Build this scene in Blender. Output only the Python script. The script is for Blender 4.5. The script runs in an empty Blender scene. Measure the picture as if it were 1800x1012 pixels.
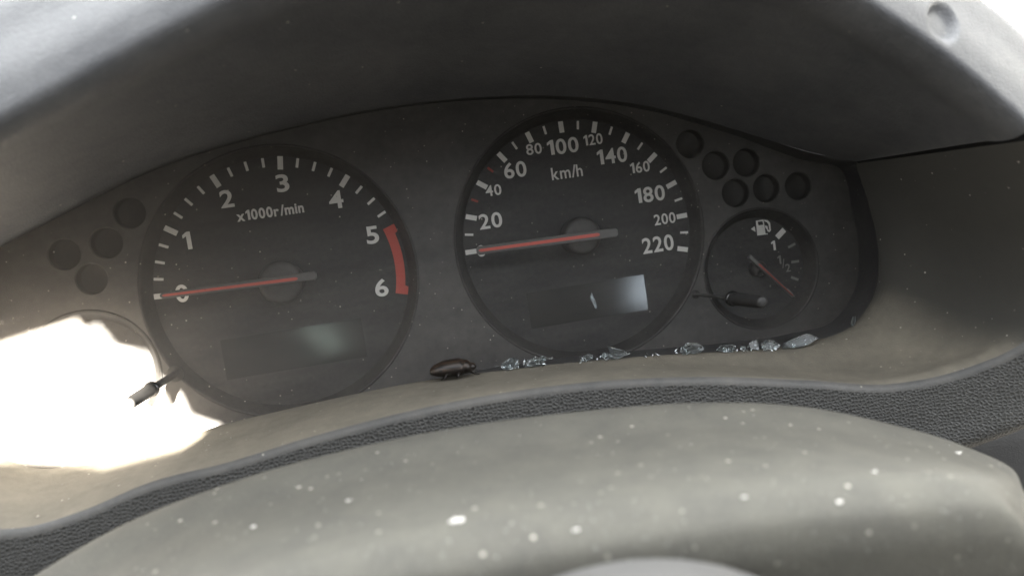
import bpy, bmesh, math, random
from mathutils import Vector, Matrix, noise
from mathutils.bvhtree import BVHTree

# ------------------------------------------------------------------ frame of the cluster
# everything is laid out in the cluster's own axes, in millimetres:
# X to the right along the dials, Y up the face, Z out of the face towards the driver
SC = bpy.context.scene
COL = SC.collection
TILT = math.radians(22)
CL = Matrix(((1, 0, 0, 0),
             (0, math.sin(TILT), -math.cos(TILT), 0),
             (0, math.cos(TILT), math.sin(TILT), 0.9),
             (0, 0, 0, 1)))
MM = 0.001

# ------------------------------------------------------------------ camera
CAM_R = Matrix(((0.97885845, -0.14793704, 0.14124721),
                (-0.15677169, -0.98618179, 0.05355485),
                (0.13137268, -0.07456619, -0.98852471)))      # cluster -> lens axes (x right, y down, z forward)
CAM_C = Vector((40.0472, 8.0771, 308.6146))
FPX = 1480.0
cam = bpy.data.cameras.new('camera')
cam.sensor_width = 36.0
cam.lens = FPX / 1800 * 36
cam.clip_start = 0.005
cam.clip_end = 50
cam.dof.use_dof = True
cam.dof.focus_distance = 0.300
cam.dof.aperture_fstop = 10.0
co = bpy.data.objects.new('camera', cam)
COL.objects.link(co)
Rb = Matrix(((1, 0, 0), (0, -1, 0), (0, 0, -1))) @ CAM_R
co.matrix_world = CL @ (Matrix.Translation(CAM_C * MM) @ Rb.transposed().to_4x4())
SC.camera = co

# ------------------------------------------------------------------ light
w = bpy.data.worlds.new('World')
SC.world = w
w.use_nodes = True
bg = w.node_tree.nodes['Background']
# daylight reaching the cabin from above; the footwell and seats below stay dark
wn = w.node_tree
w_tc = wn.nodes.new('ShaderNodeTexCoord')
w_sep = wn.nodes.new('ShaderNodeSeparateXYZ')
w_rmp = wn.nodes.new('ShaderNodeValToRGB')
wn.links.new(w_tc.outputs['Generated'], w_sep.inputs[0])
wn.links.new(w_sep.outputs[2], w_rmp.inputs[0])
w_rmp.color_ramp.elements[0].position = 0.24
w_rmp.color_ramp.elements[0].color = (0.10, 0.095, 0.085, 1)
w_rmp.color_ramp.elements[1].position = 0.66
w_rmp.color_ramp.elements[1].color = (0.93, 0.96, 1.0, 1)
wn.links.new(w_rmp.outputs[0], bg.inputs[0])
bg.inputs[1].default_value = 0.098

def place_light(o, pos, target):
    d = (Vector(target) - Vector(pos)).normalized()
    q = d.to_track_quat('-Z', 'Y').to_matrix().to_4x4()
    o.matrix_world = CL @ (Matrix.Translation(Vector(pos) * MM) @ q)

def area(name, pos, target, sx, sy, power, col):
    l = bpy.data.lights.new(name, 'AREA')
    l.shape = 'RECTANGLE'
    l.size = sx * MM
    l.size_y = sy * MM
    l.energy = power
    l.color = col
    o = bpy.data.objects.new(name, l)
    COL.objects.link(o)
    place_light(o, pos, target)
    return o

SUN_DIR = Vector((0.05, 0.15, 0.985)).normalized()             # towards the sun
sun = bpy.data.lights.new('sun', 'SUN')
sun.energy = 5.0
sun.angle = math.radians(0.5)
sun.color = (1.0, 0.93, 0.82)
so = bpy.data.objects.new('sun', sun)
COL.objects.link(so)
place_light(so, SUN_DIR * 900, (0, 0, 0))

area('windscreen_daylight', (70, 500, -210), (60, 0, -60), 1300, 380, 0.70, (0.95, 0.98, 1.0))
area('passenger_window_daylight', (760, 330, 60), (150, 0, 80), 420, 420, 0.13, (1.0, 0.97, 0.88))
area('dial_fill_light', (760, 210, 400), (20, 0, 10), 340, 300, 0.06, (0.93, 0.96, 1.0))  # fill lamp added to brighten the dials and the hood's left side
area('driver_window_daylight', (-620, 220, 330), (40, 0, 60), 420, 420, 0.01, (0.92, 0.96, 1.0))
# two panes of the rear doors, the ones mirrored in the displays
area('rear_window_daylight', (-104, -138, 1200), (14, -20, 0), 75, 30, 0.0028, (0.80, 1.0, 0.88))
area('rear_door_window_daylight', (490, -146, 1180), (128, -22, 0), 62, 66, 0.011, (0.78, 0.90, 1.0))

SC.view_settings.view_transform = 'Standard'
SC.view_settings.look = 'None'
SC.view_settings.gamma = 1
SC.view_settings.exposure = 5.3
SC.view_settings.use_curve_mapping = False
SC.render.engine = 'CYCLES'
SC.cycles.use_denoising = True
SC.cycles.max_bounces = 10
SC.cycles.transparent_max_bounces = 16
SC.cycles.sample_clamp_indirect = 0.5
SC.cycles.use_adaptive_sampling = False

# ------------------------------------------------------------------ rays through the lens, used only to measure positions
RT = CAM_R.transposed()
def ray(x, y):
    return RT @ Vector(((x - 900) / FPX, (y - 506) / FPX, 1.0))
def P(x, y, z):
    d = ray(x, y)
    return CAM_C + d * ((z - CAM_C.z) / d.z)
LENS_A, LENS_B = 22.0, 0.22                                     # clear cover: z = A - B*Y
def PL(x, y, off=0.0):
    d = ray(x, y)
    n = Vector((0, LENS_B, 1))
    return CAM_C + d * ((LENS_A + off - n.dot(CAM_C)) / n.dot(d))

# ------------------------------------------------------------------ curves and meshes
def hermite(pts, n):
    """n points along a smooth curve through pts (chord-length parameter)."""
    pts = [Vector(p) for p in pts]
    t = [0.0]
    for a, b in zip(pts, pts[1:]):
        t.append(t[-1] + max((b - a).length, 1e-6))
    m = []
    k = len(pts)
    for i in range(k):
        if i == 0:
            m.append((pts[1] - pts[0]) / (t[1] - t[0]))
        elif i == k - 1:
            m.append((pts[-1] - pts[-2]) / (t[-1] - t[-2]))
        else:
            h0, h1 = t[i] - t[i - 1], t[i + 1] - t[i]
            m.append(((pts[i] - pts[i - 1]) / h0 * h1 + (pts[i + 1] - pts[i]) / h1 * h0) / (h0 + h1))
    out = []
    for j in range(n):
        u = t[-1] * j / (n - 1)
        i = 0
        while i < k - 2 and u > t[i + 1]:
            i += 1
        h = t[i + 1] - t[i]
        s = (u - t[i]) / h
        s2, s3 = s * s, s * s * s
        out.append(pts[i] * (2 * s3 - 3 * s2 + 1) + m[i] * (h * (s3 - 2 * s2 + s)) + pts[i + 1] * (-2 * s3 + 3 * s2) + m[i + 1] * (h * (s3 - s2)))
    return out

def param_curve(pts, n, ts):
    """curve through pts sampled so that stations of paired curves stay paired (uniform in control index)."""
    pts = [Vector(p) for p in pts]
    k = len(pts)
    out = []
    for j in range(n):
        u = ts[j] * (k - 1)
        i = min(int(u), k - 2)
        s = u - i
        p0 = pts[i - 1] if i > 0 else pts[0] * 2 - pts[1]
        p1, p2 = pts[i], pts[i + 1]
        p3 = pts[i + 2] if i + 2 < k else pts[-1] * 2 - pts[-2]
        h = max((p2 - p1).length, 1e-6)
        h0 = max((p1 - p0).length, 1e-6)
        h1 = max((p3 - p2).length, 1e-6)
        m1 = ((p1 - p0) / h0 * h + (p2 - p1) / h * h0) / (h0 + h) * h
        m2 = ((p2 - p1) / h * h1 + (p3 - p2) / h1 * h) / (h + h1) * h
        s2, s3 = s * s, s * s * s
        out.append(p1 * (2 * s3 - 3 * s2 + 1) + m1 * (s3 - 2 * s2 + s) + p2 * (-2 * s3 + 3 * s2) + m2 * (s3 - s2))
    return out

def grid_mesh(rows, base=Vector((0, 0, 0)), flip=False, closed=False):
    """rows: list of equal-length point lists (mm)."""
    nu, nv = len(rows), len(rows[0])
    vs = [(p - base) * MM for r in rows for p in r]
    fs = []
    for i in range(nu - 1):
        for j in range(nv if closed else nv - 1):
            k = (j + 1) % nv
            f = (i * nv + j, i * nv + k, (i + 1) * nv + k, (i + 1) * nv + j)
            fs.append(f[::-1] if flip else f)
    return vs, fs

def make_obj(name, vs, fs, mat, parent=None, smooth=True, loc=None):
    me = bpy.data.meshes.new(name)
    me.from_pydata([tuple(v) for v in vs], [], fs)
    me.update()
    if smooth:
        me.polygons.foreach_set('use_smooth', [True] * len(me.polygons))
    return link_mesh(name, me, mat, parent, loc)

def link_mesh(name, me, mat, parent=None, loc=None, rotz=0.0):
    if mat is not None and not me.materials:
        me.materials.append(mat)
    o = bpy.data.objects.new(name, me)
    COL.objects.link(o)
    if parent is not None:
        o.parent = parent
        o.location = (Vector(loc) * MM) if loc is not None else (0, 0, 0)
        o.rotation_euler = (0, 0, rotz)
    else:
        o.matrix_world = CL @ (Matrix.Translation(Vector(loc or (0, 0, 0)) * MM) @ Matrix.Rotation(rotz, 4, 'Z'))
    return o

def tag(o, label=None, cat=None, group=None, kind=None):
    if label: o['label'] = label
    if cat: o['category'] = cat
    if group: o['group'] = group
    if kind: o['kind'] = kind
    return o

def empty(name, loc):
    o = bpy.data.objects.new(name, None)
    o.empty_display_size = 0.01
    COL.objects.link(o)
    o.matrix_world = CL @ Matrix.Translation(Vector(loc) * MM)
    return o

def lathe(profile, n=96, axis_base=Vector((0, 0, 0))):
    """profile: list of (radius, z) mm."""
    rows = []
    for r, z in profile:
        rows.append([Vector((r * math.cos(2 * math.pi * i / n), r * math.sin(2 * math.pi * i / n), z)) for i in range(n)])
    return grid_mesh(rows, axis_base, closed=True)

def curve2d_mesh(name, loops, thick, bevel=0.0):
    """filled flat shape with holes, extruded (loops in mm)."""
    cu = bpy.data.curves.new(name, 'CURVE')
    cu.dimensions = '2D'
    cu.fill_mode = 'BOTH'
    for lp in loops:
        s = cu.splines.new('POLY')
        s.points.add(len(lp) - 1)
        for p, q in zip(s.points, lp):
            p.co = (q[0] * MM, q[1] * MM, 0, 1)
        s.use_cyclic_u = True
    cu.extrude = thick * MM / 2
    cu.bevel_depth = bevel * MM
    cu.bevel_resolution = 2
    tmp = bpy.data.objects.new(name, cu)
    COL.objects.link(tmp)
    dg = bpy.context.evaluated_depsgraph_get()
    me = bpy.data.meshes.new_from_object(tmp.evaluated_get(dg))
    bpy.data.objects.remove(tmp)
    return me

def glyph(ch, bold):
    """outline of one character as a flat mesh: (vertices, faces) in em units."""
    if ch == '1':                                                   # a one with its flag, as printed on the dials
        b = bold
        vs = [(0.20 - b, 0), (0.325 + b, 0), (0.325 + b, 0.70), (0.235 - b, 0.70), (0.06 - b, 0.585), (0.06 - b, 0.475 - b), (0.20 - b, 0.55 - b)]
        return [Vector((x, y, 0)) for x, y in vs], [tuple(range(7))]
    cu = bpy.data.curves.new('text', 'FONT')
    cu.body = ch
    cu.size = 1.0
    cu.offset = bold
    cu.resolution_u = 6
    tmp = bpy.data.objects.new('text', cu)
    COL.objects.link(tmp)
    dg = bpy.context.evaluated_depsgraph_get()
    me = bpy.data.meshes.new_from_object(tmp.evaluated_get(dg))
    bpy.data.objects.remove(tmp)
    return [v.co.copy() for v in me.vertices], [tuple(p.vertices) for p in me.polygons]

GLYPHS = {}
def text_mesh(txt, wmm, hmm, bold=0.012, thick=0.12):
    vs, fs, x = [], [], 0.0
    for ch in txt:
        if (ch, bold) not in GLYPHS:
            GLYPHS[(ch, bold)] = glyph(ch, bold)
        gv, gf = GLYPHS[(ch, bold)]
        x0, x1 = min(v.x for v in gv), max(v.x for v in gv)
        b0 = len(vs)
        vs += [Vector((v.x - x0 + x, v.y, 0)) for v in gv]
        fs += [tuple(q + b0 for q in f) for f in gf]
        x += x1 - x0 + (0.02 if ch == '/' else 0.085)
    xs = [v.x for v in vs]
    ys = [v.y for v in vs]
    cx, cy = (min(xs) + max(xs)) / 2, (min(ys) + max(ys)) / 2
    sy = hmm / (max(ys) - min(ys))
    sx = wmm / (max(xs) - min(xs)) if wmm else sy
    me = bpy.data.meshes.new('text')
    me.from_pydata([((v.x - cx) * sx * MM, (v.y - cy) * sy * MM, 0) for v in vs], [], fs)
    bm = bmesh.new()
    bm.from_mesh(me)
    r = bmesh.ops.extrude_face_region(bm, geom=bm.faces[:])
    for e in r['geom']:
        if isinstance(e, bmesh.types.BMVert):
            e.co.z += thick * MM
    bmesh.ops.recalc_face_normals(bm, faces=bm.faces[:])
    bm.to_mesh(me)
    bm.free()
    return me

def circle(cx, cy, r, n=96):
    return [(cx + r * math.cos(2 * math.pi * i / n), cy + r * math.sin(2 * math.pi * i / n)) for i in range(n)]

# ------------------------------------------------------------------ materials
def new_mat(name):
    m = bpy.data.materials.new(name)
    m.use_nodes = True
    nt = m.node_tree
    return m, nt, nt.nodes['Principled BSDF']

def node(nt, t, **kw):
    n = nt.nodes.new(t)
    for k, v in kw.items():
        if hasattr(n, k) and not k.startswith('in_'):
            setattr(n, k, v)
    return n

def ramp(nt, src, a, b, ca=(0, 0, 0, 1), cb=(1, 1, 1, 1)):
    r = nt.nodes.new('ShaderNodeValToRGB')
    r.color_ramp.elements[0].position = a
    r.color_ramp.elements[1].position = b
    r.color_ramp.elements[0].color = ca
    r.color_ramp.elements[1].color = cb
    nt.links.new(src, r.inputs[0])
    return r.outputs[0]

def noise_tex(nt, scale, detail=3, rough=0.55, stretch=None):
    tc = nt.nodes.new('ShaderNodeTexCoord')
    n = nt.nodes.new('ShaderNodeTexNoise')
    n.inputs['Scale'].default_value = scale
    n.inputs['Detail'].default_value = detail
    n.inputs['Roughness'].default_value = rough
    if stretch:
        mp = nt.nodes.new('ShaderNodeMapping')
        mp.inputs['Scale'].default_value = stretch
        nt.links.new(tc.outputs['Object'], mp.inputs[0])
        nt.links.new(mp.outputs[0], n.inputs['Vector'])
    else:
        nt.links.new(tc.outputs['Object'], n.inputs['Vector'])
    return n.outputs['Fac']

def mixc(nt, fac, a, b):
    m = nt.nodes.new('ShaderNodeMix')
    m.data_type = 'RGBA'
    if isinstance(fac, float): m.inputs[0].default_value = fac
    else: nt.links.new(fac, m.inputs[0])
    for i, c in ((6, a), (7, b)):
        if isinstance(c, tuple): m.inputs[i].default_value = (*c[:3], 1)
        else: nt.links.new(c, m.inputs[i])
    return m.outputs[2]

def math_n(nt, op, a, b):
    m = nt.nodes.new('ShaderNodeMath')
    m.operation = op
    for i, c in ((0, a), (1, b)):
        if isinstance(c, (int, float)): m.inputs[i].default_value = c
        else: nt.links.new(c, m.inputs[i])
    return m.outputs[0]

def bump(nt, bsdf, h, strength, dist):
    b = nt.nodes.new('ShaderNodeBump')
    b.inputs['Strength'].default_value = strength
    b.inputs['Distance'].default_value = dist
    nt.links.new(h, b.inputs['Height'])
    nt.links.new(b.outputs[0], bsdf.inputs['Normal'])
    return b

def dusty(name, base, dust, lo, hi, rough=0.6, scale=60, grain=2200, grain_s=0.25, speck=0.0, speck_scale=900, streak=None, spec=0.35, settle_shade=None):
    """plastic with an uneven film of dust, fine moulded grain and scattered specks."""
    m, nt, b = new_mat(name)
    n1 = noise_tex(nt, scale, 5, 0.65, streak)
    n2 = noise_tex(nt, scale * 9, 3, 0.6)
    f = math_n(nt, 'ADD', math_n(nt, 'MULTIPLY', n1, 0.7), math_n(nt, 'MULTIPLY', n2, 0.3))
    f = ramp(nt, f, 0.36, 0.66, (lo, lo, lo, 1), (hi, hi, hi, 1))
    if settle_shade:                                                       # dust lies on what faces up; steep faces darkened for the hood's shade too
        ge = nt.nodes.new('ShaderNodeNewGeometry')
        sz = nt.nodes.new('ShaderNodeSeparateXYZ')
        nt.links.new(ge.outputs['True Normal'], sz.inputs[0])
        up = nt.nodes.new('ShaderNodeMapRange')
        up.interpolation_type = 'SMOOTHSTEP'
        up.inputs[1].default_value = settle_shade[0]
        up.inputs[2].default_value = settle_shade[1]
        up.inputs[3].default_value = settle_shade[2]
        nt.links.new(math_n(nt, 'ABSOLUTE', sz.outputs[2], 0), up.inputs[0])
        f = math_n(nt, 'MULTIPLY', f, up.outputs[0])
    col = mixc(nt, f, base, dust)
    if speck > 0:
        tc = nt.nodes.new('ShaderNodeTexCoord')
        v = nt.nodes.new('ShaderNodeTexVoronoi')
        v.inputs['Scale'].default_value = speck_scale
        nt.links.new(tc.outputs['Object'], v.inputs['Vector'])
        s = ramp(nt, v.outputs['Distance'], 0.10, 0.20, (1, 1, 1, 1), (0, 0, 0, 1))
        pick = nt.nodes.new('ShaderNodeSeparateColor')
        nt.links.new(v.outputs['Color'], pick.inputs[0])
        s = math_n(nt, 'MULTIPLY', s, math_n(nt, 'GREATER_THAN', pick.outputs[0], 1.0 - speck))
        s = math_n(nt, 'MULTIPLY', s, math_n(nt, 'MULTIPLY', pick.outputs[1], 0.8))
        col = mixc(nt, s, col, (0.62, 0.58, 0.50))
    nt.links.new(col, b.inputs['Base Color'])
    b.inputs['Roughness'].default_value = rough
    b.inputs['Specular IOR Level'].default_value = spec
    if grain:
        g = noise_tex(nt, grain, 2, 0.6)
        bump(nt, b, g, grain_s, 0.0003)
    return m

M = {}
M['plate'] = dusty('plate_plastic', (0.026, 0.026, 0.027), (0.19, 0.18, 0.165), 0.12, 0.44, 0.55, 35, 2500, 0.2, 0.10, 700, (0.6, 1.3, 1))
M['dial'] = dusty('dial_print', (0.014, 0.014, 0.015), (0.16, 0.153, 0.142), 0.03, 0.30, 0.6, 60, 3000, 0.12, 0.10, 600, (0.35, 1.6, 1))
M['bezel'] = dusty('bezel_plastic', (0.012, 0.012, 0.013), (0.15, 0.14, 0.125), 0.05, 0.30, 0.5, 70, 2500, 0.3, 0.08, 700)
M['well'] = dusty('well_plastic', (0.012, 0.012, 0.012), (0.12, 0.11, 0.10), 0.04, 0.15, 0.5, 80, 0, 0, 0.0)
M['wall'] = dusty('housing_plastic', (0.022, 0.022, 0.025), (0.16, 0.155, 0.15), 0.10, 0.36, 0.45, 60, 2500, 0.2, 0.06, 700)
M['hood'] = dusty('hood_plastic', (0.046, 0.048, 0.053), (0.235, 0.232, 0.23), 0.09, 0.30, 0.6, 30, 1300, 0.9, 0.02, 420)
M['ledge'] = dusty('dusty_trim', (0.05, 0.049, 0.045), (0.270, 0.243, 0.192), 0.45, 0.80, 0.8, 34, 1700, 0.6, 0.10, 480, settle_shade=(0.50, 0.96, 0.08), spec=0.15)
M['cover'] = dusty('column_plastic', (0.05, 0.05, 0.05), (0.145, 0.139, 0.117), 0.55, 0.86, 0.75, 90, 1300, 0.7, 0.22, 330, spec=0.15)
M['hub_pad'] = dusty('pad_plastic', (0.06, 0.06, 0.06), (0.135, 0.13, 0.12), 0.3, 0.6, 0.5, 30, 1500, 0.3)
M['dark_gap'] = dusty('dark_plastic', (0.012, 0.012, 0.012), (0.08, 0.075, 0.07), 0.05, 0.2, 0.6, 40, 1500, 0.3)
M['pale_trim'] = dusty('pale_trim', (0.55, 0.55, 0.54), (0.66, 0.64, 0.60), 0.2, 0.6, 0.6, 20, 1500, 0.4)

def leather():
    """moulded pebble grain: round dark pits in a raised web."""
    m, nt, b = new_mat('leather_grain_plastic')
    tc = nt.nodes.new('ShaderNodeTexCoord')
    wob = nt.nodes.new('ShaderNodeTexNoise')
    wob.inputs['Scale'].default_value = 300
    nt.links.new(tc.outputs['Object'], wob.inputs['Vector'])
    mixv = nt.nodes.new('ShaderNodeMix')
    mixv.data_type = 'VECTOR'
    mixv.inputs[0].default_value = 0.0010
    nt.links.new(tc.outputs['Object'], mixv.inputs[4])
    nt.links.new(wob.outputs['Color'], mixv.inputs[5])
    mp = nt.nodes.new('ShaderNodeMapping')
    mp.inputs['Scale'].default_value = (1.0, 1.15, 1.0)
    nt.links.new(mixv.outputs[1], mp.inputs[0])
    v = nt.nodes.new('ShaderNodeTexVoronoi')
    v.voronoi_dimensions = '2D'
    v.feature = 'DISTANCE_TO_EDGE'
    v.inputs['Scale'].default_value = 820
    v.inputs['Randomness'].default_value = 0.8
    nt.links.new(mp.outputs[0], v.inputs['Vector'])
    h = ramp(nt, v.outputs['Distance'], 0.0, 0.36, (1, 1, 1, 1), (0, 0, 0, 1))
    n = noise_tex(nt, 1500, 2)
    col = mixc(nt, ramp(nt, v.outputs['Distance'], 0.02, 0.22, (0.26, 0.26, 0.26, 1), (0.0, 0.0, 0.0, 1)), (0.022, 0.022, 0.021), (0.16, 0.157, 0.148))
    col = mixc(nt, math_n(nt, 'MULTIPLY', noise_tex(nt, 40, 4), 0.10), col, (0.25, 0.24, 0.21))
    nt.links.new(col, b.inputs['Base Color'])
    b.inputs['Roughness'].default_value = 0.55
    bump(nt, b, math_n(nt, 'ADD', h, math_n(nt, 'MULTIPLY', n, 0.12)), 0.7, 0.0004)
    return m
M['leather'] = leather()
M['ridge'] = dusty('ridge_plastic', (0.050, 0.051, 0.052), (0.22, 0.205, 0.18), 0.12, 0.38, 0.5, 40, 1500, 0.5, 0.05, 500)

def plain(name, col, rough=0.5, spec=0.4, dust=0.10):
    m, nt, b = new_mat(name)
    c = mixc(nt, math_n(nt, 'MULTIPLY', noise_tex(nt, 500, 3), dust), col, (0.4, 0.37, 0.33))
    nt.links.new(c, b.inputs['Base Color'])
    b.inputs['Roughness'].default_value = rough
    b.inputs['Specular IOR Level'].default_value = spec
    return m
M['white_print'] = plain('white_print', (0.78, 0.77, 0.74), 0.6, 0.2, 0.2)
M['grey_print'] = plain('grey_print', (0.20, 0.20, 0.19), 0.6, 0.2, 0.2)
M['red_print'] = plain('red_print', (0.50, 0.075, 0.055), 0.6, 0.2, 0.12)
M['red_tick'] = plain('red_tick_print', (0.30, 0.05, 0.04), 0.6, 0.2, 0.12)
M['needle'] = plain('needle_plastic', (0.085, 0.082, 0.08), 0.35, 0.5, 0.15)
M['needle_red'] = plain('needle_red', (0.62, 0.10, 0.075), 0.4, 0.4, 0.1)
M['hubcap'] = plain('hub_plastic', (0.032, 0.031, 0.031), 0.45, 0.4, 0.12)
M['knob'] = plain('knob_plastic', (0.028, 0.028, 0.028), 0.45, 0.4, 0.06)
M['flange'] = plain('flange_plastic', (0.013, 0.013, 0.013), 0.12, 0.7, 0.02)
M['stalk'] = plain('stalk_plastic', (0.030, 0.030, 0.030), 0.6, 0.2, 0.10)
M['crumb'] = plain('white_crumb', (0.72, 0.70, 0.65), 0.8, 0.2, 0.2)

def lcd():
    m, nt, b = new_mat('display_glass')
    c = mixc(nt, math_n(nt, 'MULTIPLY', noise_tex(nt, 120, 4, 0.6, (0.4, 1.5, 1)), 0.10), (0.012, 0.013, 0.013), (0.30, 0.28, 0.25))
    nt.links.new(c, b.inputs['Base Color'])
    b.inputs['Roughness'].default_value = 0.10
    b.inputs['Specular IOR Level'].default_value = 0.22
    return m
M['lcd'] = lcd()

def cover_glass():
    m, nt, b = new_mat('clear_cover')
    out = nt.nodes['Material Output']
    nt.nodes.remove(b)
    tr = nt.nodes.new('ShaderNodeBsdfTransparent')
    tr.inputs[0].default_value = (0.95, 0.95, 0.95, 1)
    gl = nt.nodes.new('ShaderNodeBsdfGlossy')
    gl.inputs['Roughness'].default_value = 0.42
    dr = nt.nodes.new('ShaderNodeBsdfDiffuse')
    dr.inputs[0].default_value = (0.56, 0.52, 0.47, 1)
    dt = nt.nodes.new('ShaderNodeBsdfTranslucent')                  # dust also passes on light that comes from behind
    dt.inputs[0].default_value = (0.60, 0.54, 0.47, 1)
    df = nt.nodes.new('ShaderNodeMixShader')
    df.inputs[0].default_value = 0.5
    nt.links.new(dr.outputs[0], df.inputs[1])
    nt.links.new(dt.outputs[0], df.inputs[2])
    fr = nt.nodes.new('ShaderNodeFresnel')
    fr.inputs[0].default_value = 1.19
    m1 = nt.nodes.new('ShaderNodeMixShader')
    nt.links.new(fr.outputs[0], m1.inputs[0])
    nt.links.new(tr.outputs[0], m1.inputs[1])
    nt.links.new(gl.outputs[0], m1.inputs[2])
    d = ramp(nt, noise_tex(nt, 30, 5, 0.65, (0.5, 1.6, 1)), 0.35, 0.72, (0.012, 0.012, 0.012, 1), (0.075, 0.075, 0.075, 1))
    tc = nt.nodes.new('ShaderNodeTexCoord')
    # blotches where the dust has caked, thicker towards the driver's door
    v = noise_tex(nt, 330, 3, 0.6)
    bl = ramp(nt, v, 0.54, 0.70)
    sx = nt.nodes.new('ShaderNodeSeparateXYZ')
    nt.links.new(tc.outputs['Object'], sx.inputs[0])
    side = nt.nodes.new('ShaderNodeMapRange')
    side.inputs[1].default_value = -0.112
    side.inputs[2].default_value = -0.138
    nt.links.new(sx.outputs[0], side.inputs[0])
    low = nt.nodes.new('ShaderNodeMapRange')
    low.inputs[1].default_value = 0.066
    low.inputs[2].default_value = 0.046
    nt.links.new(sx.outputs[1], low.inputs[0])
    bl = math_n(nt, 'MULTIPLY', math_n(nt, 'MULTIPLY', bl, side.outputs[0]), math_n(nt, 'MULTIPLY', low.outputs[0], 0.22))
    # fine grit
    vo = nt.nodes.new('ShaderNodeTexVoronoi')
    vo.inputs['Scale'].default_value = 420
    nt.links.new(tc.outputs['Object'], vo.inputs['Vector'])
    sp = nt.nodes.new('ShaderNodeSeparateColor')
    nt.links.new(vo.outputs['Color'], sp.inputs[0])
    grit = math_n(nt, 'MULTIPLY', ramp(nt, vo.outputs['Distance'], 0.05, 0.16, (1, 1, 1, 1), (0, 0, 0, 1)), math_n(nt, 'GREATER_THAN', sp.outputs[0], 0.86))
    grit = math_n(nt, 'MULTIPLY', grit, math_n(nt, 'MULTIPLY', sp.outputs[1], 0.55))
    film = nt.nodes.new('ShaderNodeMapRange')                       # film of dust, thickened to the left to imitate lens-flare haze
    film.interpolation_type = 'SMOOTHSTEP'
    film.inputs[1].default_value = 0.035
    film.inputs[2].default_value = -0.130
    nt.links.new(sx.outputs[0], film.inputs[0])
    fn = ramp(nt, noise_tex(nt, 24, 6, 0.7, (0.45, 1.5, 1)), 0.30, 0.75, (0.45, 0.45, 0.45, 1), (1, 1, 1, 1))
    d = math_n(nt, 'ADD', d, math_n(nt, 'MULTIPLY', math_n(nt, 'MULTIPLY', film.outputs[0], fn), 0.30))
    tot = math_n(nt, 'MINIMUM', math_n(nt, 'ADD', math_n(nt, 'ADD', d, bl), grit), 0.8)
    m2 = nt.nodes.new('ShaderNodeMixShader')
    nt.links.new(tot, m2.inputs[0])
    nt.links.new(m1.outputs[0], m2.inputs[1])
    nt.links.new(df.outputs[0], m2.inputs[2])
    nt.links.new(m2.outputs[0], out.inputs[0])
    return m
M['lens'] = cover_glass()

def shard_glass():
    m, nt, b = new_mat('broken_glass')
    b.inputs['Base Color'].default_value = (0.86, 0.93, 0.95, 1)
    b.inputs['Transmission Weight'].default_value = 0.97
    b.inputs['Roughness'].default_value = 0.02
    b.inputs['IOR'].default_value = 1.52
    n = noise_tex(nt, 900, 3, 0.6)
    bump(nt, b, n, 0.2, 0.0004)
    return m
M['shard'] = shard_glass()

# ================================================================== ADDED BLOCKER OUT OF FRAME: what shades the sun
# unseen panel added behind the camera; its hole shapes the sunlit patch
patch = [(-80, 648), (0, 620), (165, 566), (198, 606), (262, 618), (277, 656), (318, 692), (334, 728), (392, 748),
         (362, 772), (240, 803), (110, 799), (0, 793), (-80, 790)]
FZ = 465.0
hole = []
for x, y in patch:
    p = P(x, y, 5)
    q = p + SUN_DIR * ((FZ - p.z) / SUN_DIR.z)
    hole.append((q.x, q.y))
me = curve2d_mesh('sun_patch_blocker', [[(-330, -44), (330, -44), (330, 200), (-330, 200)], hole], 3)
o = link_mesh('sun_patch_blocker', me, M['dark_gap'], None, (0, 0, FZ))
tag(o, kind='structure')

# ================================================================== INSTRUMENT CLUSTER
cluster = empty('instrument_cluster', (54, -45, 5))
tag(cluster, 'dusty black instrument cluster with round dials set back under the hood', 'instrument cluster')
CB = Vector((54, -45, 5))                                       # base of the thing

TC, SPC, FUC, TEC = (0, 0), (108.77, 0), (176.2, -22.7), (-67.8, -22.3)
TR_, SR_, FR_ = 47.4, 46.4, 22.6
wells = [(1213, 253), (1258, 291), (1312, 286), (1293, 339), (1347, 331), (1403, 327),
         (228, 374), (187, 427), (161, 490), (113, 447)]
wellp = [P(x, y, 5) for x, y in wells]
WR = 5.55
loops = [[(-150, -80), (235, -80), (235, 85), (-150, 85)],
         circle(*TC, TR_ + 0.2, 160), circle(*SPC, SR_ + 0.2, 160), circle(*FUC, FR_ + 0.2), circle(*TEC, FR_ + 0.2)]
loops += [circle(p.x, p.y, WR, 48) for p in wellp]
me = curve2d_mesh('face_plate', loops, 1.6, 0.25)
for v in me.vertices:
    v.co -= Vector((CB.x, CB.y, 0)) * MM
link_mesh('face_plate', me, M['plate'], cluster, (0, 0, -0.9))

# recessed warning lamps
wp, wf = lathe([(WR + 0.02, 0.0), (WR - 0.25, -0.8), (WR - 0.45, -4.2), (WR - 0.75, -4.4), (0.01, -4.4)], 48)
well_me = None
for p in wellp:
    if well_me is None:
        ob = make_obj('indicator_well', wp, wf, M['well'], cluster, True, (p.x - CB.x, p.y - CB.y, 0))
        well_me = ob.data
    else:
        link_mesh('indicator_well', well_me, None, cluster, (p.x - CB.x, p.y - CB.y, 0))

def box_mesh(name, lx, ly, lz):
    bm = bmesh.new()
    bmesh.ops.create_cube(bm, size=1)
    for v in bm.verts:
        v.co = (v.co.x * lx * MM, v.co.y * ly * MM, (v.co.z + 0.5) * lz * MM)
    me = bpy.data.meshes.new(name)
    bm.to_mesh(me)
    bm.free()
    return me

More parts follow.
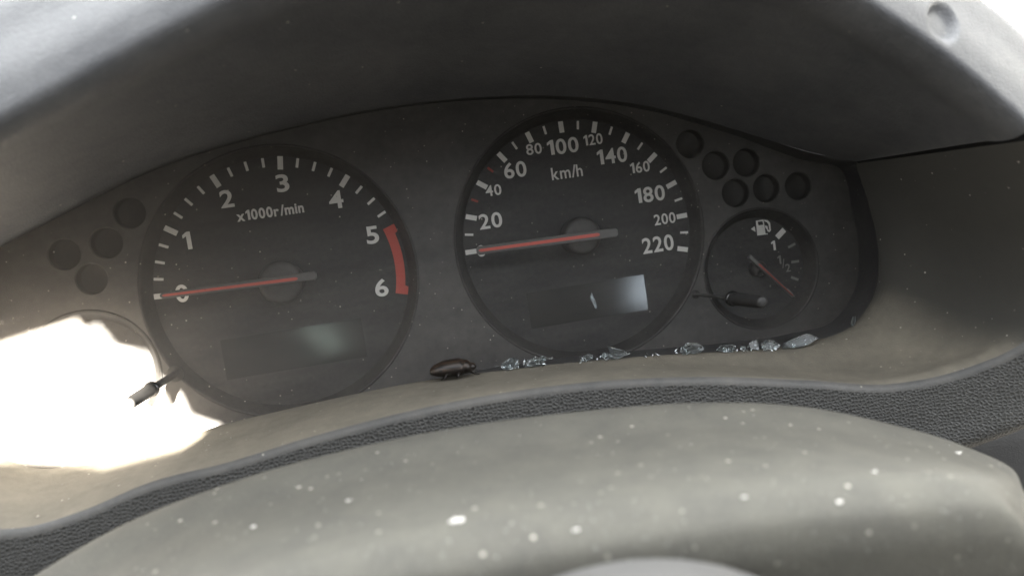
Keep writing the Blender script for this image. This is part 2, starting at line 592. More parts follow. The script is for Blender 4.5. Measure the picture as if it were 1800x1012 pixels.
def dial(name, c, r, label):
    """dial face with its bezel; origin at the dial's centre on the printed face (z=0)."""
    vs, fs = lathe([(0.01, 0), (r * 0.5, 0), (r - 2.6, 0)], 128)
    d = make_obj(name, vs, fs, M['dial'], cluster, True, (c[0] - CB.x, c[1] - CB.y, -CB.z))
    d['label'] = label
    vs, fs = lathe([(r - 3.2, -0.3), (r - 3.0, 0.35), (r - 2.6, 0.7), (r - 0.6, 4.6), (r - 0.2, 5.3), (r + 0.25, 5.55), (r + 0.7, 5.3), (r + 0.9, 4.6), (r + 0.9, 2)], 160)
    make_obj('bezel', vs, fs, M['bezel'], d)
    return d

def add_tick(d, me, r, ang, name='tick'):
    return link_mesh(name, me, None, d, (r * math.cos(ang), r * math.sin(ang), 0.06), ang)

def add_text(d, c, txt, x, y, wpx, hpx, mat, bold=0.012, name='numeral', rotz=0.0):
    p = P(x, y, 0.1)
    s = FPX / (CAM_R @ (p - CAM_C)).z                          # px per mm there
    me = text_mesh(txt, wpx / s if wpx else None, hpx / s, bold)
    return link_mesh(name, me, mat, d, (p.x - c[0], p.y - c[1], 0.06), rotz)

def needle(d, c, tip, tail, red_end, z, w0, w1, hub_r, hub_z, red='needle_red'):
    """tapered pointer with a raised red stripe, over a domed hub."""
    a, b, e = P(*tip, z), P(*tail, z), P(*red_end, z)
    a, b, e = [Vector((p.x - c[0], p.y - c[1], 0)) for p in (a, b, e)]
    u = (b - a).normalized()
    n = Vector((-u.y, u.x, 0))
    def bar(p, q, wa, wb, z0, z1, ch):
        rows = []
        L = (q - p).length
        for s, f, wd in ((0, 0.35, wa), (0.015, 1, wa), (0.985, 1, wb), (1, 0.5, wb)):
            m = p + (q - p) * s
            hw = wd / 2 * f
            rows.append([m + n * -hw + Vector((0, 0, z0)), m + n * -hw + Vector((0, 0, z1 - ch)), m + n * -(hw - ch * f) + Vector((0, 0, z1)),
                         m + n * (hw - ch * f) + Vector((0, 0, z1)), m + n * hw + Vector((0, 0, z1 - ch)), m + n * hw + Vector((0, 0, z0))])
        vs, fs = grid_mesh(rows, closed=True)
        fs += [tuple(range(5, -1, -1)), tuple(range(18, 24))]
        return vs, fs
    vs, fs = bar(a, b, w0, w1, z - 1.6, z, 0.35)
    make_obj('needle', vs, fs, M['needle'], d, False)
    vs, fs = bar(a + u * 0.8, e, w0 * 0.34, w1 * 0.34, z - 0.1, z + 0.22, 0.05)
    make_obj('needle_stripe', vs, fs, M[red], d, False)
    vs, fs = lathe([(hub_r, 0.1), (hub_r, hub_z - 1.6), (hub_r - 0.5, hub_z - 0.6), (hub_r - 1.6, hub_z - 0.15), (hub_r * 0.5, hub_z + 0.12), (0.01, hub_z + 0.2)], 64)
    make_obj('needle_hub', vs, fs, M['hubcap'], d)

# ---- tachometer
ta = dial('tachometer', TC, TR_, 'large rev counter dial reading from 0 to 6')
A0, ST = 3.10585182, 0.5581371
maj, mnr = box_mesh('tick', 4.7, 1.9, 0.12), box_mesh('tick', 3.3, 0.95, 0.12)
maj.materials.append(M['white_print']); mnr.materials.append(M['white_print'])
for k in range(5):
    add_tick(ta, maj, 42.0, A0 - ST * k)
for k in range(20):
    if k % 4:
        add_tick(ta, mnr, 42.37, A0 - ST * k / 4)
# red band from 5 to 6
pts_o, n = [], 40
a5, a6 = A0 - ST * 5, A0 - ST * 6
arc = []
fl = 0.028
for k in range(n + 1):
    a = a5 + 0.02 + (a6 - a5 - 0.04) * k / n
    rr = 45.0 if (abs(a - a5) < 0.045 or abs(a - a6) < 0.045) else 43.2
    arc.append((rr * math.cos(a), rr * math.sin(a)))
for k in range(n, -1, -1):
    a = a5 + 0.02 + (a6 - a5 - 0.04) * k / n
    arc.append((39.9 * math.cos(a), 39.9 * math.sin(a)))
me = curve2d_mesh('red_band', [arc], 0.12)
link_mesh('red_band', me, M['red_print'], ta, (0, 0, 0.13))
for t, x, y, wd in (('0', 320, 515.5, 22), ('1', 329, 423, 0), ('2', 398.5, 349.5, 23), ('3', 496.5, 322, 22), ('4', 590.5, 351, 25), ('5', 654.5, 413, 22), ('6', 670.5, 505.5, 23)):
    add_text(ta, TC, t, x, y, wd, 31, M['white_print'], 0.022)
add_text(ta, TC, 'x1000r/min', 475, 372.5, 116, 19, M['white_print'], 0.03, 'unit_lettering')
needle(ta, TC, (281, 520), (556, 484), (523, 489.5), 10.5, 2.3, 3.1, 7.6, 8.2)

def display(d, c, x0, x1, y0, y1):
    me = curve2d_mesh('display', [[(x0, y0), (x1, y0), (x1, y1), (x0, y1)]], 0.1)
    link_mesh('display', me, M['lcd'], d, (-c[0], -c[1], 0.06))
display(ta, TC, -24.9, 24.9, -31.5, -17.2)

# ---- speedometer
sp = dial('speedometer', SPC, SR_, 'large speedometer dial reading up to 220')
A0, ST = 3.13414344, 0.309429032
maj, mnr, mred = box_mesh('tick', 4.1, 1.8, 0.12), box_mesh('tick', 3.1, 0.85, 0.12), box_mesh('tick', 2.6, 0.85, 0.12)
maj.materials.append(M['white_print']); mnr.materials.append(M['white_print']); mred.materials.append(M['red_tick'])
for k in range(12):
    add_tick(sp, maj, 40.77, A0 - ST * k)
for k in range(11):
    add_tick(sp, mred if k in (1, 2) else mnr, 41.03, A0 - ST * (k + 0.5))
big = [('20', 862.3, 388, 41, 27), ('60', 905.5, 298.5, 40, 28), ('100', 989.5, 257, 56, 27), ('140', 1076, 274, 54, 27), ('180', 1142.5, 341.5, 54, 27), ('220', 1156.5, 429, 57, 28), ('0', 846, 441, 15, 20)]
small = [('40', 867.3, 334.5, 28, 19), ('80', 938.5, 262, 28, 19), ('120', 1042.5, 245.5, 34, 19), ('160', 1125, 294, 35, 19), ('200', 1168.5, 384.5, 39, 19)]
for t, x, y, wd, h in big:
    add_text(sp, SPC, t, x, y, wd, h, M['white_print'], 0.018)
for t, x, y, wd, h in small:
    add_text(sp, SPC, t, x, y, wd, h, M['white_print'], 0.014)
add_text(sp, SPC, 'km/h', 996.5, 302.5, 56, 22, M['white_print'], 0.012, 'unit_lettering')
needle(sp, SPC, (838, 441), (1086, 408), (1054, 412), 10.5, 3.0, 3.5, 7.0, 8.0)
display(sp, SPC, 108.77 - 22.7, 131.5, -31.5, -18.0)

# ---- fuel gauge
fu = dial('fuel_gauge', FUC, FR_, 'small fuel gauge dial with a pump symbol')
fm, fs_ = box_mesh('tick', 4.2, 2.1, 0.12), box_mesh('tick', 3.2, 0.95, 0.12)
fm.materials.append(M['white_print']); fs_.materials.append(M['grey_print'])
for (x0, y0, x1, y1), me in (((1365, 418, 1379, 403), fm), ((1385, 435, 1398, 428), fs_), ((1389, 461, 1406, 458.5), fs_), ((1390.5, 487, 1403, 491.5), fs_), ((1383, 508, 1392, 517), fs_)):
    a, b = P(x0, y0, 0), P(x1, y1, 0)
    m = (a + b) / 2
    link_mesh('tick', me, None, fu, (m.x - FUC[0], m.y - FUC[1], 0.06), math.atan2(b.y - a.y, b.x - a.x))
add_text(fu, FUC, '1', 1359.5, 431.5, 0, 17, M['white_print'], 0.02)
add_text(fu, FUC, '1', 1370, 456.5, 0, 15, M['grey_print'], 0.01)
add_text(fu, FUC, '/', 1377, 463, 5, 16, M['grey_print'], 0.0)
add_text(fu, FUC, '2', 1385, 470.5, 0, 14, M['grey_print'], 0.01)
# pump symbol: body with a window, hose, arrow
def px_loop(pts): 
    return [(P(x, y, 0).x - FUC[0], P(x, y, 0).y - FUC[1]) for x, y in pts]
Z = lambda x, y: (1220 + x / 5.325, 350 + y / 5.325)
body = px_loop([Z(577, 203), Z(648, 192), Z(668, 322), Z(686, 320), Z(688, 329), Z(592, 341), Z(590, 331)])
win = px_loop([Z(594, 212), Z(641, 206), Z(647, 240), Z(600, 246)])
hose = px_loop([Z(655, 193), Z(690, 200), Z(710, 222), Z(718, 290), Z(706, 308), Z(686, 302), Z(682, 285), Z(664, 262), Z(664, 246), Z(684, 252), Z(694, 290), Z(704, 288), Z(696, 235), Z(680, 215), Z(656, 205)])
arrow = px_loop([Z(530, 280), Z(566, 254), Z(574, 306)])
me = curve2d_mesh('pump_symbol', [body, win, hose, arrow], 0.12)
link_mesh('pump_symbol', me, M['white_print'], fu, (0, 0, 0.13))
needle(fu, FUC, (1397, 522), (1318, 450), (1334, 464), 7.0, 0.8, 1.9, 3.0, 4.6, 'red_tick')

# ---- temperature gauge, washed out by the sun
te = dial('temperature_gauge', TEC, FR_, 'small round dial beside the rev counter, washed out by sunlight')

# ---- housing walls between plate and clear cover
rim = [((-200, 545), (-200, 545)), ((-120, 488), (-118, 490)), ((0, 432), (2, 434)), ((120, 370), (121, 373)), ((250, 305), (251, 309)), ((380, 258), (381, 263)), ((500, 225), (501, 230)),
       ((700, 185), (700, 191)), ((850, 171), (850, 177)), ((950, 168), (949, 175)), ((1130, 185), (1126, 193)), ((1300, 230), (1290, 239)), ((1440, 272), (1415, 284)),
       ((1505, 284), (1474, 297)), ((1530, 365), (1496, 370)), ((1545, 440), (1508, 440)), ((1540, 510), (1502, 506)), ((1500, 572), (1462, 564)), ((1430, 600), (1385, 586)),
       ((1300, 616), (1270, 602)), ((1100, 629), (1086, 618)), ((900, 649), (894, 641)), ((750, 669), (749, 668)), ((520, 716), (521, 722)), ((375, 752), (374, 762)),
       ((240, 799), (238, 812)), ((120, 821), (118, 836)), ((60, 822), (58, 838)), ((0, 803), (-4, 820)), ((-80, 760), (-86, 772)), ((-200, 690), (-206, 700))]
NB = 260
ts = [i / (NB - 1) for i in range(NB)]
front = param_curve([PL(*a) for a, b in rim], NB, ts)
back = param_curve([P(*b, 4.0) for a, b in rim], NB, ts)
mid = [(a * 0.5 + b * 0.5) for a, b in zip(front, back)]
vs, fs = grid_mesh([front, mid, back], CB)
make_obj('housing_wall', vs, fs, M['wall'], cluster)

# ---- clear cover
lp = front
bm = bmesh.new()
vv = [bm.verts.new((p - CB + Vector((0, 0, -0.4))) * MM) for p in lp]
bm.faces.new(vv)
bmesh.ops.triangulate(bm, faces=bm.faces[:])
bmesh.ops.recalc_face_normals(bm, faces=bm.faces[:])
me = bpy.data.meshes.new('clear_cover')
bm.to_mesh(me)
bm.free()
for v in me.vertices:
    pass
lens_o = link_mesh('clear_cover', me, M['lens'], cluster)
lens_o['label'] = 'dusty clear cover over the dials'

# ---- reset knobs: stalk, flange, ribbed grip
def knob(base_px, tip_px, zf, zt, rk, label):
    a = P(*base_px, 5)
    t = P(*tip_px, zt)
    ax = (t - a).normalized()
    rotm = ax.to_track_quat('Z', 'Y').to_matrix()
    L = (t - a).length
    Lf = L * (zf - 5) / (zt - 5)
    def tr(prof, nseg, rib=0.0):
        rows = []
        for r, z, rb in prof:
            rows.append([a + rotm @ Vector(((r - (rb * (i % 2))) * math.cos(2 * math.pi * i / nseg), (r - (rb * (i % 2))) * math.sin(2 * math.pi * i / nseg), z)) for i in range(nseg)])
        return grid_mesh(rows, CB, closed=True)
    bd = 1.35 if base_px[0] < 900 else 0.7
    vs, fs = tr([(rk * bd, 0, 0), (rk * bd, 0.8, 0), (rk * (0.6 if base_px[0] < 900 else 0.28), 1.0, 0), (rk * (0.55 if base_px[0] < 900 else 0.28), Lf, 0)], 32)
    k = make_obj('reset_knob', vs, fs, M['stalk'], cluster)
    k['label'] = label
    g = 0.28
    vs, fs = tr([(rk * 0.5, Lf, 0), (rk * 1.1, Lf, 0), (rk * 1.22, Lf + 0.5, 0), (rk * 1.22, Lf + 1.0, 0), (rk * 1.08, Lf + 1.5, 0), (rk * 0.9, Lf + 1.7, 0)], 44)
    make_obj('flange', vs, fs, M['flange'], k)
    vs, fs = tr([(rk * 0.9, Lf + 1.4, 0), (rk * 1.0, Lf + 1.6, 0), (rk * 1.0, Lf + 4, 0), (rk, Lf + 4.6, g), (rk * 0.92, L - 1.2, g),
                 (rk * 0.88, L - 0.7, 0), (rk * 0.74, L - 0.1, 0), (rk * 0.45, L + 0.15, 0), (0.02, L + 0.2, 0)], 44)
    make_obj('grip', vs, fs, M['knob'], k)
knob((309, 656), (224, 711), 33, 57, 2.05, 'black reset knob in the sun beside the rev counter')
knob((1222, 517), (1342, 531), 33, 54, 2.2, 'black ribbed reset knob under the fuel gauge')

# ================================================================== HOOD OVER THE CLUSTER
hood = empty('instrument_hood', (54, 60, 60))
HB = Vector((54, 60, 60))
tag(hood, 'curved grey plastic hood arching over the dials', 'dashboard hood')
hp = [((-200, 545), (-230, 395), 105), ((-120, 488), (-120, 305), 105), ((0, 432), (0, 240), 105), ((120, 370), (120, 176), 105), ((250, 305), (235, 113), 105),
      ((380, 258), (345, 55), 105), ((500, 225), (450, 3), 105), ((700, 185), (640, -56), 105), ((850, 171), (830, -88), 105), ((950, 168), (1000, -92), 105),
      ((1130, 185), (1230, -72), 105), ((1300, 230), (1450, -14), 105), ((1380, 255), (1560, 52), 105), ((1440, 271), (1660, 122), 105), ((1480, 280), (1735, 183), 105), ((1505, 284), (1800, 243), 105)]
NS = 420
ts = [i / (NS - 1) for i in range(NS)]
Ac = param_curve([PL(*a) for a, b, z in hp], NS, ts)
Bc = param_curve([P(*b, z) for a, b, z in hp], NS, ts)
rows_by_station = []
ctr = Vector((54, -10, 0))
for i in range(NS):
    A, Bp = Ac[i], Bc[i]
    s = ts[i]
    # outward direction in the XY plane, across the lip
    tg = (Bc[min(i + 1, NS - 1)] - Bc[max(i - 1, 0)])
    out = Vector((-tg.y, tg.x, 0)).normalized()
    if out.dot(Bp - ctr) < 0:
        out = -out
    wid = 34 + 8 * max(0.0, 1 - s * 2.2) + 6 * s * s                      # the front band is broader at the door side
    K = A.lerp(Bp, 0.80) + out * 0.9                                # soft crease ahead of the lip
    M1 = A.lerp(Bp, 0.4) + out * 0.5
    sec = [A, M1, K - (Bp - A).normalized() * 1.2, K + (Bp - A).normalized() * 1.2, A.lerp(Bp, 0.91) + out * 0.1, Bp + out * 0.9 + Vector((0, 0, -3.0)), Bp + out * 3.4 + Vector((0, 0, 0.0)),
           Bp + out * 7.5 + Vector((0, 0, -1.6)), Bp + out * (wid * 0.6) + Vector((0, 0, -13)), Bp + out * wid + Vector((0, 0, -27)), Bp + out * (wid + 1.5) + Vector((0, 0, -30)),
           Bp + out * (wid + 3) + Vector((0, 0, -40)), Bp + out * (wid + 6) + Vector((0, 0, -70)), Bp + out * (wid + 4) + Vector((0, 0, -140))]
    rows_by_station.append(hermite(sec, 150))
# screw recess pressed into the front band
scr = P(1659, 40, 96)
scr_pts = []
for r in rows_by_station:
    for p in r:
        if p.z > 80:
            # elongated dimple along the band
            v = p - scr
            sc_ = CAM_R @ p
            c = CAM_R @ (p - CAM_C)
            X, Y = 900 + FPX * c.x / c.z, 506 + FPX * c.y / c.z
            dx, dy = X - 1659, Y - 40
            ux, uy = dx * 0.88 - dy * 0.47, dx * 0.47 + dy * 0.88
            e = math.hypot(ux / 24.0, uy / 37.0)
            if e < 1.0:
                k = (1 - e) / 0.35
                dep = 3.2 * (min(1.0, k) ** 0.8)
                scr_pts.append((p, dep))
for p, dep in scr_pts:
    p.z -= dep
vs, fs = grid_mesh(rows_by_station, HB)
make_obj('hood_shell', vs, fs, M['hood'], hood)

# ================================================================== SURROUND BELOW THE CLUSTER
sur = empty('cluster_surround', (54, -60, 60))
SB = Vector((54, -60, 60))
tag(sur, 'dusty tan trim ledge curving under and beside the dials, with leather grain front', 'dashboard trim')
pr = [((1505, 288), (1800, 247.5, 105)), ((1530, 365), (1850, 330, 102)), ((1545, 440), (1878, 430, 95)), ((1540, 510), (1862, 530, 87)), ((1500, 572), (1800, 600, 80)), ((1430, 600), (1700, 646, 74)),
      ((1300, 616), (1570, 674, 70)), ((1200, 622), (1420, 668, 70)), ((1100, 629), (1250, 662, 70)), ((900, 649), (980, 677, 70)), ((750, 669), (790, 707, 70)), ((520, 716), (540, 769, 70)),
      ((375, 752), (400, 812, 70)), ((240, 799), (270, 845, 70)), ((120, 821), (130, 902, 70)), ((60, 822), (50, 925, 70)), ((0, 803), (-20, 930, 70)), ((-80, 760), (-110, 930, 72)), ((-200, 690), (-260, 930, 78))]
NU = 420
ts = [i / (NU - 1) for i in range(NU)]
Ic = param_curve([PL(*a) for a, b in pr], NU, ts)
Oc = param_curve([P(*b) for a, b in pr], NU, ts)
ledge_rows, ridge_rows, front_rows = [], [], []
for i in range(NU):
    A, O = Ic[i], Oc[i]
    s = ts[i] * (len(pr) - 1)
    dn = Vector((0, -1, 0))
    side = max(0.0, min(1.0, (4.5 - s) / 2.5))
    dn = (dn * (1 - side) + Vector((0.92, -0.4, 0)) * side).normalized()
    u = (O - A)
    sag = 0.0 + 4.5 * max(0, 1 - abs(s - 4.2) / 4.0)
    m1 = A.lerp(O, 0.33) + dn * sag
    m2 = A.lerp(O, 0.7) + dn * sag * 0.8
    un = u.normalized()
    ledge_rows.append(hermite([A + Vector((0, 0, -0.8)), A, m1, m2, O - un * 2.5, O], 44))
    o1 = O + dn * 0.6 + Vector((0, 0, 0.7))
    o2 = O + dn * 1.4 + Vector((0, 0, 1.2))
    o3 = O + dn * 2.3 + Vector((0, 0, 1.4))
    ridge_rows.append(hermite([O, o1, o2, o3], 12))
    front_rows.append(hermite([o3, O + dn * 14 + Vector((0, 0, 1.6)), O + dn * 23 + Vector((0, 0, 1.5)), O + dn * 25.5 + Vector((0, 0, -1.5)), O + dn * 26 + Vector((0, 0, -14))], 40))
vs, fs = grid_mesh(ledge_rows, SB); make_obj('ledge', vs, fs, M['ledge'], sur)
vs, fs = grid_mesh(ridge_rows, SB); make_obj('ridge', vs, fs, M['ridge'], sur)
vs, fs = grid_mesh(front_rows, SB); make_obj('grained_front', vs, fs, M['leather'], sur)

# dark strip added for the shade in the seam between hood and trim
g0 = [PL(1505, 292, -4).lerp(P(1800, 252, 100), k / 20) for k in range(27)]
g1 = [PL(1500, 258, -12).lerp(P(1795, 205, 92), k / 20) for k in range(27)]
vs, fs = grid_mesh([g0, g1], SB); make_obj('seam_shade_strip', vs, fs, M['well'], sur)

# dark dashboard behind and below
rows = [[Vector((x, y, z)) for x in range(-300, 420, 20)] for y, z in ((-62, 30), (-70, 52), (-90, 58), (-160, 66), (-240, 60))]
vs, fs = grid_mesh(rows, flip=True)
tag(make_obj('dashboard_lower_panel', vs, fs, M['dark_gap']), kind='structure')
# pale dash top seen past the ends of the hood
rows = [[Vector((x, dy, z)) for x in range(-420, 560, 20)] for dy, z in ((-20, -12), (60, -30), (110, -90), (160, -180), (300, -330))]
vs, fs = grid_mesh(rows)
tag(make_obj('dashboard_top', vs, fs, M['pale_trim']), kind='structure')

# ================================================================== STEERING COLUMN COVER
cov = empty('steering_column_cover', (90, -110, 130))
VB = Vector((90, -110, 130))
tag(cov, 'broad dusty grey steering column cover in front of the dials', 'column cover')
cp = [((-180, 1170, 92), (60, 1260, 160)), ((-60, 1090, 95), (200, 1165, 163)), ((60, 1012, 95), (330, 1095, 165)), ((200, 930, 95), (480, 1040, 165)), ((400, 850, 95), (660, 992, 165)), ((700, 770, 95), (890, 948, 165)),
      ((1000, 725, 95), (1110, 915, 165)), ((1250, 708, 95), (1310, 888, 165)), ((1400, 715, 95), (1440, 874, 165)), ((1550, 745, 95), (1570, 864, 164)), ((1690, 788, 96), (1680, 858, 162)),
      ((1766, 822, 100), (1738, 862, 160)), ((1797, 868, 116), (1772, 886, 158)), ((1812, 950, 140), (1790, 950, 158)), ((1818, 1060, 150), (1800, 1050, 160))]
NC = 300
ts = [i / (NC - 1) for i in range(NC)]
Fc = param_curve([P(*a) for a, b in cp], NC, ts)
Rc = param_curve([P(*b) for a, b in cp], NC, ts)
rows = []
for i in range(NC):
    F, Rr = Fc[i], Rc[i]
    u = Rr - F
    rows.append(hermite([F + Vector((2, -34, -6)), F + Vector((0.5, -5, -2.2)), F + Vector((0, -1.2, -0.9)), F + u * 0.02 + Vector((0, 0.15, 0)), F + u * 0.35 + Vector((0, 0.3, 0)), F + u * 0.75 + Vector((0, 0.9, 0)), Rr,
                         Rr + Vector((0, -2.6, 3.2)), Rr + Vector((0, -7, 4.4)), Rr + Vector((0, -14, 3)), Rr + Vector((0, -40, -10))], 90))
vs, fs = grid_mesh(rows, VB)
cover_o = make_obj('cover_shell', vs, fs, M['cover'], cov)
bv_cover = BVHTree.FromPolygons([v / MM + VB for v in vs], fs)
bv_ledge = BVHTree.FromPolygons([v / MM + SB for v in grid_mesh(ledge_rows, SB)[0]], grid_mesh(ledge_rows, SB)[1])

# steering wheel hub in front, just entering the bottom of the picture
hc = P(1125, 990, 186) + Vector((-4, -54, 0))
vs, fs = lathe([(0.02, 22), (20, 21), (36, 17), (44, 11), (48.5, 4), (50, -3), (50, -12)], 96)
hubo = make_obj('steering_wheel_hub', vs, fs, M['hub_pad'], None, True, hc)
tag(hubo, 'pale grey rounded steering wheel hub at the bottom edge of the picture', 'steering wheel')

# ================================================================== BROKEN GLASS, BEETLE, CRUMBS
def hit(bv, x, y):
    d = ray(x, y).normalized()
    loc, nor, idx, dist = bv.ray_cast(CAM_C, d)
    return loc, nor

def shard(px, py, wpx, hpx, ang, seed, label, pts=11, dpx=None, z_off=2.2, on_lens=False, taper=0.0):
    """angular splinter: hull of random points in a flattened ellipsoid; centre stands just in front of the cover's foot."""
    rnd = random.Random(seed)
    c = PL(px, py, 0.9 if on_lens else z_off)
    s = FPX / (CAM_R @ (c - CAM_C)).z
    wx, hy = wpx / s / 2 * 1.15, hpx / s / 2 * 1.65
    dz = (dpx / s / 2) if dpx else min(wx, hy) * 0.55
    bm = bmesh.new()
    tx, tz = rnd.uniform(-0.5, 0.5), rnd.uniform(-0.5, 0.5)
    for k in range(pts):
        a = 2 * math.pi * (k + rnd.uniform(-0.35, 0.35)) / pts
        rr = rnd.uniform(0.75, 1.0)
        x, y = math.cos(a) * rr, math.sin(a) * rr
        y *= 1 - taper * x
        for zz in (rnd.uniform(0.35, 0.8), -rnd.uniform(0.35, 0.8)):
            f = rnd.uniform(0.62, 1.0)
            bm.verts.new((x * wx * f, y * hy * f, zz * dz + (tx * x + tz * y) * dz * 0.8))
    bmesh.ops.convex_hull(bm, input=bm.verts[:])
    bmesh.ops.delete(bm, geom=[v for v in bm.verts if not v.link_faces], context='VERTS')
    roll = math.radians(8.6)                                        # the camera is rolled against the face
    rm = Matrix.Rotation(math.radians(ang) - roll, 3, 'Z')
    for v in bm.verts:
        v.co = (rm @ v.co) * MM
    me = bpy.data.meshes.new('glass_shard')
    bm.to_mesh(me)
    bm.free()
    o = link_mesh('glass_shard', me, M['shard'], None, c)
    return tag(o, label, 'glass shard', 'broken glass along the foot of the cover')

shard(893, 640, 44, 15, 24, 3, 'elongated glass shard just right of the beetle', 6, taper=-0.4)
shard(936, 637, 34, 11, 10, 5, 'thin flat glass shard, second to the right of the beetle', 6)
shard(952, 633, 16, 14, -25, 8, 'small bright glass chip leaning on the second shard right of the beetle', 5)
shard(1034, 628, 26, 10, 5, 11, 'low glass chip below the left half of the speedometer display', 5)
shard(1064, 624, 15, 13, 40, 13, 'tiny jagged glass chip touching the peaked shard', 5)
shard(1086, 619, 40, 19, -18, 17, 'peaked glass shard with one bright lower edge under the speedometer', 5, taper=0.3)
shard(1219, 612, 50, 17, 4, 19, 'flat boat-shaped glass shard below the gap between speedometer and fuel gauge', 9)
shard(1278, 611, 42, 15, 4, 23, 'low domed glass shard directly below the ribbed reset knob', 6)
shard(1306, 612, 12, 7, 0, 29, 'tiny glass crumb between the domed shard and the spiky shard', 5)
shard(1326, 607, 24, 16, 20, 31, 'spiky glass chip touching the left of the rounded glass lump', 5)
shard(1352, 608, 38, 18, 4, 37, 'rounded frosty glass lump under the fuel gauge needle', 10)
shard(1405, 600, 76, 15, 15, 41, 'longest blade-like glass shard pointing up to the right', 7, taper=-0.3, z_off=3.5)
shard(1500, 563, 10, 19, -10, 43, 'small upright glass chip at the right-hand corner of the cover', 5)
shard(1043, 527, 11, 34, 24, 47, 'bright glass sliver stuck on the cover over the speedometer display', 5, dpx=5, on_lens=True)

# splinters and crumbs of the same glass, too fine to count
def glass_grit():
    rnd = random.Random(77)
    vs, fs = [], []
    base = PL(1100, 629, 2)
    for cx, cy, n in ((893, 645, 7), (930, 640, 10), (955, 634, 10), (1035, 631, 9), (1064, 627, 10), (1090, 625, 6), (1222, 618, 5), (1270, 616, 8), (1305, 614, 8), (1328, 610, 14), (1360, 611, 6), (1400, 606, 6), (1200, 620, 10), (1150, 626, 6)):
        for _ in range(n):
            x, y = cx + rnd.gauss(0, 11), cy + rnd.gauss(0, 3.5) - 1.5
            p = PL(x, y, rnd.uniform(1.0, 3.0))
            L, wd = rnd.uniform(0.3, 1.25), rnd.uniform(0.12, 0.4)
            a = rnd.uniform(0, math.pi)
            u = Vector((math.cos(a), math.sin(a), rnd.uniform(-0.5, 0.5))) * L
            q = Vector((-math.sin(a), math.cos(a), rnd.uniform(-0.5, 0.5))) * wd
            r = Vector((0, 0, wd * 0.8))
            b0 = len(vs)
            for v in (p - u, p + q * 1.2, p + u * 0.8, p - q, p + r, p - r):
                vs.append((v - base) * MM)
            for f in ((0, 3, 4), (3, 2, 4), (2, 1, 4), (1, 0, 4), (3, 0, 5), (2, 3, 5), (1, 2, 5), (0, 1, 5)):
                fs.append(tuple(k + b0 for k in f))
    tag(make_obj('glass_grit', vs, fs, M['shard'], None, False, base), 'fine glass splinters strewn along the foot of the clear cover', 'glass grit', kind='stuff')
glass_grit()

# ---- dead beetle: one continuous body with legs
def beetle():
    c = PL(796, 648, 5.5)
    s = FPX / (CAM_R @ (c - CAM_C)).z
    L = 82 / s
    rows = []
    n = 20
    prof = [(-0.50, 0.02, 0.0), (-0.48, 0.34, 0.0), (-0.38, 0.66, 0), (-0.2, 0.92, 0), (0.0, 1.0, 0), (0.14, 0.97, 0), (0.22, 0.86, 0), (0.235, 0.74, 0), (0.25, 0.80, -0.02), (0.34, 0.70, -0.05), (0.385, 0.50, -0.06), (0.40, 0.42, -0.06), (0.44, 0.42, -0.08), (0.49, 0.26, -0.1), (0.505, 0.02, -0.1)]
    R = L * 0.225
    for x, r, dy in prof:
        row = []
        for k in range(n):
            a = 2 * math.pi * k / n
            y = math.sin(a) * R * r * (1.0 if math.sin(a) > 0 else 0.75) + dy * R
            zz = math.cos(a) * R * 1.1 * r
            if abs(math.cos(a)) < 0.2 and math.sin(a) > 0 and x < 0.22:
                y -= R * 0.07                                       # seam between the wing cases
            row.append(Vector((x * L, y, zz)))
        rows.append(row)
    vs, fs = grid_mesh(rows, closed=True)
    vs = list(vs)
    def tube(path, r):
        rr = []
        for i, p in enumerate(path):
            f = 1 - 0.6 * i / (len(path) - 1)
            rr.append([p + Vector((math.cos(2 * math.pi * k / 6) * r * f, math.sin(2 * math.pi * k / 6) * r * f * 0.7, math.sin(2 * math.pi * k / 6) * r * f)) for k in range(6)])
        v2, f2 = grid_mesh(rr, closed=True)
        b0 = len(vs)
        vs.extend(v2)
        fs.extend([tuple(q + b0 for q in f) for f in f2])
    for x0, dx in ((0.28, 0.16), (0.12, -0.04), (-0.05, -0.16)):
        tube([Vector((x0 * L, -R * 0.35, R * 0.8)), Vector(((x0 + dx * 0.7) * L, -R * 0.25, R * 1.3)), Vector(((x0 + dx) * L, -R * 0.6, R * 1.4)), Vector(((x0 + dx * 1.5) * L, -R * 0.66, R * 1.45))], R * 0.17)
        tube([Vector((x0 * L, -R * 0.35, -R * 0.6)), Vector(((x0 + dx) * L, -R * 0.9, -R * 1.1)), Vector(((x0 + dx * 1.5) * L, -R * 1.1, -R * 1.2))], R * 0.14)
    rm = Matrix.Rotation(math.radians(-1), 3, 'Z')
    vs = [rm @ v for v in vs]
    m, nt, b = new_mat('beetle_shell')
    st = noise_tex(nt, 420, 4, 0.6, (0.12, 4, 4))
    col = mixc(nt, ramp(nt, st, 0.44, 0.60), (0.006, 0.004, 0.003), (0.050, 0.032, 0.020))
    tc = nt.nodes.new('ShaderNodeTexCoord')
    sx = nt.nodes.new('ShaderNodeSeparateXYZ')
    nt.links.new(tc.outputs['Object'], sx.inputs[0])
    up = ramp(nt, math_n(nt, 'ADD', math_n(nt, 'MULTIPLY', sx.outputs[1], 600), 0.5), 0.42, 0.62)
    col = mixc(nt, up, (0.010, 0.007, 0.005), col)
    nt.links.new(col, b.inputs['Base Color'])
    b.inputs['Roughness'].default_value = 0.42
    o = make_obj('beetle', vs, fs, m, None, True, c)
    tag(o, 'dead brown beetle lying where the ledge meets the clear cover', 'beetle')
beetle()

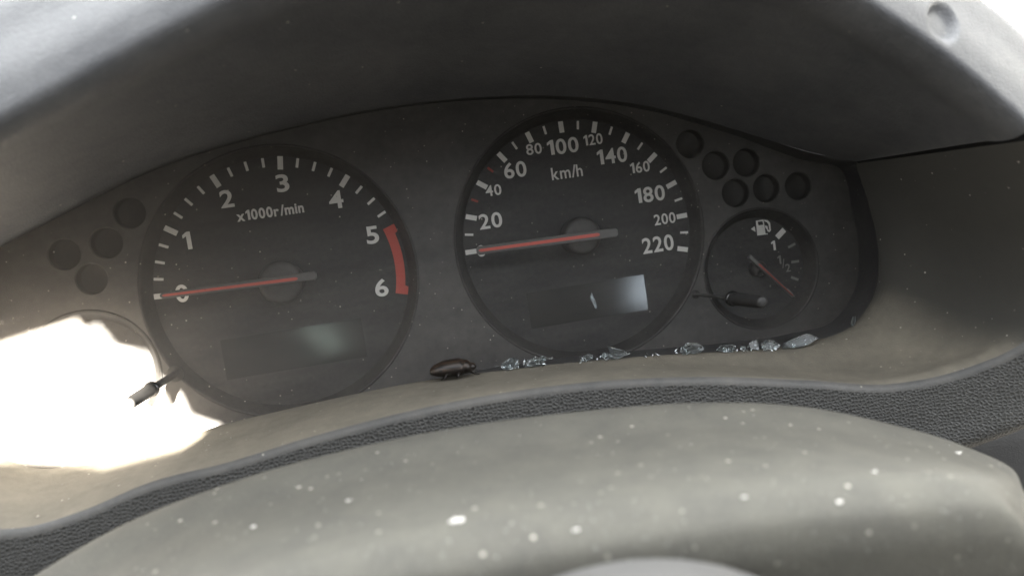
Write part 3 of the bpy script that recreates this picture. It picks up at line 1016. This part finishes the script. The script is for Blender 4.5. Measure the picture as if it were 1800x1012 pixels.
# ---- crumbs
def crumb_mesh(seed, r, flat=0.5, name='crumb'):
    rnd = random.Random(seed)
    bm = bmesh.new()
    bmesh.ops.create_icosphere(bm, subdivisions=2, radius=1)
    off = Vector((rnd.uniform(0, 9), rnd.uniform(0, 9), rnd.uniform(0, 9)))
    for v in bm.verts:
        k = 1 + 1.0 * noise.noise(v.co * 1.4 + off) + 0.6 * noise.noise(v.co * 3.5 + off)
        v.co = Vector((v.co.x * k * r * 1.25, v.co.y * k * r * flat, v.co.z * k * r)) * MM
    me = bpy.data.meshes.new(name)
    bm.to_mesh(me)
    bm.free()
    return me
for k, (x, y, wpx, lab) in enumerate((
        (804, 916, 30, 'largest white flake on the column cover, below the speedometer'),
        (1013, 931, 15, 'white crumb on the column cover, right of the largest flake'),
        (1475, 882, 15, 'white crumb on the rolled front edge of the column cover'),
        (1683, 796, 16, 'white crumb by the right-hand end of the column cover'),
        (446, 925, 13, 'white crumb on the left slope of the column cover'),
        (1307, 873, 11, 'round white crumb right of centre on the column cover'),
        (1537, 829, 10, 'small white crumb on the column cover below the trim crease'),
        (614, 879, 13, 'pale chip on the column cover, left of the largest flake'))):
    p, nrm = hit(bv_cover, x, y)
    s = FPX / (CAM_R @ (p - CAM_C)).z
    r = wpx / s / 2 * 0.62
    o = link_mesh('crumb', crumb_mesh(60 + k, r, 0.42), M['crumb'], None, p + nrm * (0.1 * r) * (1 if nrm.y > 0 else -1))
    tag(o, lab, 'crumb', 'crumbs on the column cover')

def specks(name, bv, region, n, r0, r1, seed, label, mat):
    rnd = random.Random(seed)
    vs, fs = [], []
    base = None
    while n > 0:
        x, y = rnd.uniform(region[0], region[2]), rnd.uniform(region[1], region[3])
        p, nr = hit(bv, x, y)
        n -= 1
        if p is None:
            continue
        if base is None:
            base = p.copy()
        r = r0 + (r1 - r0) * rnd.random() ** 3
        b0 = len(vs)
        for v in ((1, 0, 0), (-1, 0, 0), (0, 1, 0), (0, -1, 0), (0, 0, 1), (0, 0, -1)):
            vs.append((p - base + Vector((v[0] * r * rnd.uniform(0.6, 1.4), v[1] * r * rnd.uniform(0.4, 0.8), v[2] * r * rnd.uniform(0.6, 1.4)))) * MM)
        for f in ((0, 2, 4), (2, 1, 4), (1, 3, 4), (3, 0, 4), (2, 0, 5), (1, 2, 5), (3, 1, 5), (0, 3, 5)):
            fs.append(tuple(q + b0 for q in f))
    o = make_obj(name, vs, fs, mat, None, False, base)
    return tag(o, label, 'dust', kind='stuff')
specks('cover_grit', bv_cover, (60, 710, 1800, 1011), 1100, 0.04, 0.17, 5, 'pale grit scattered over the steering column cover', M['crumb'])
specks('ledge_grit', bv_ledge, (0, 560, 1800, 930), 420, 0.04, 0.18, 6, 'fine pale grit scattered over the trim ledge', M['crumb'])
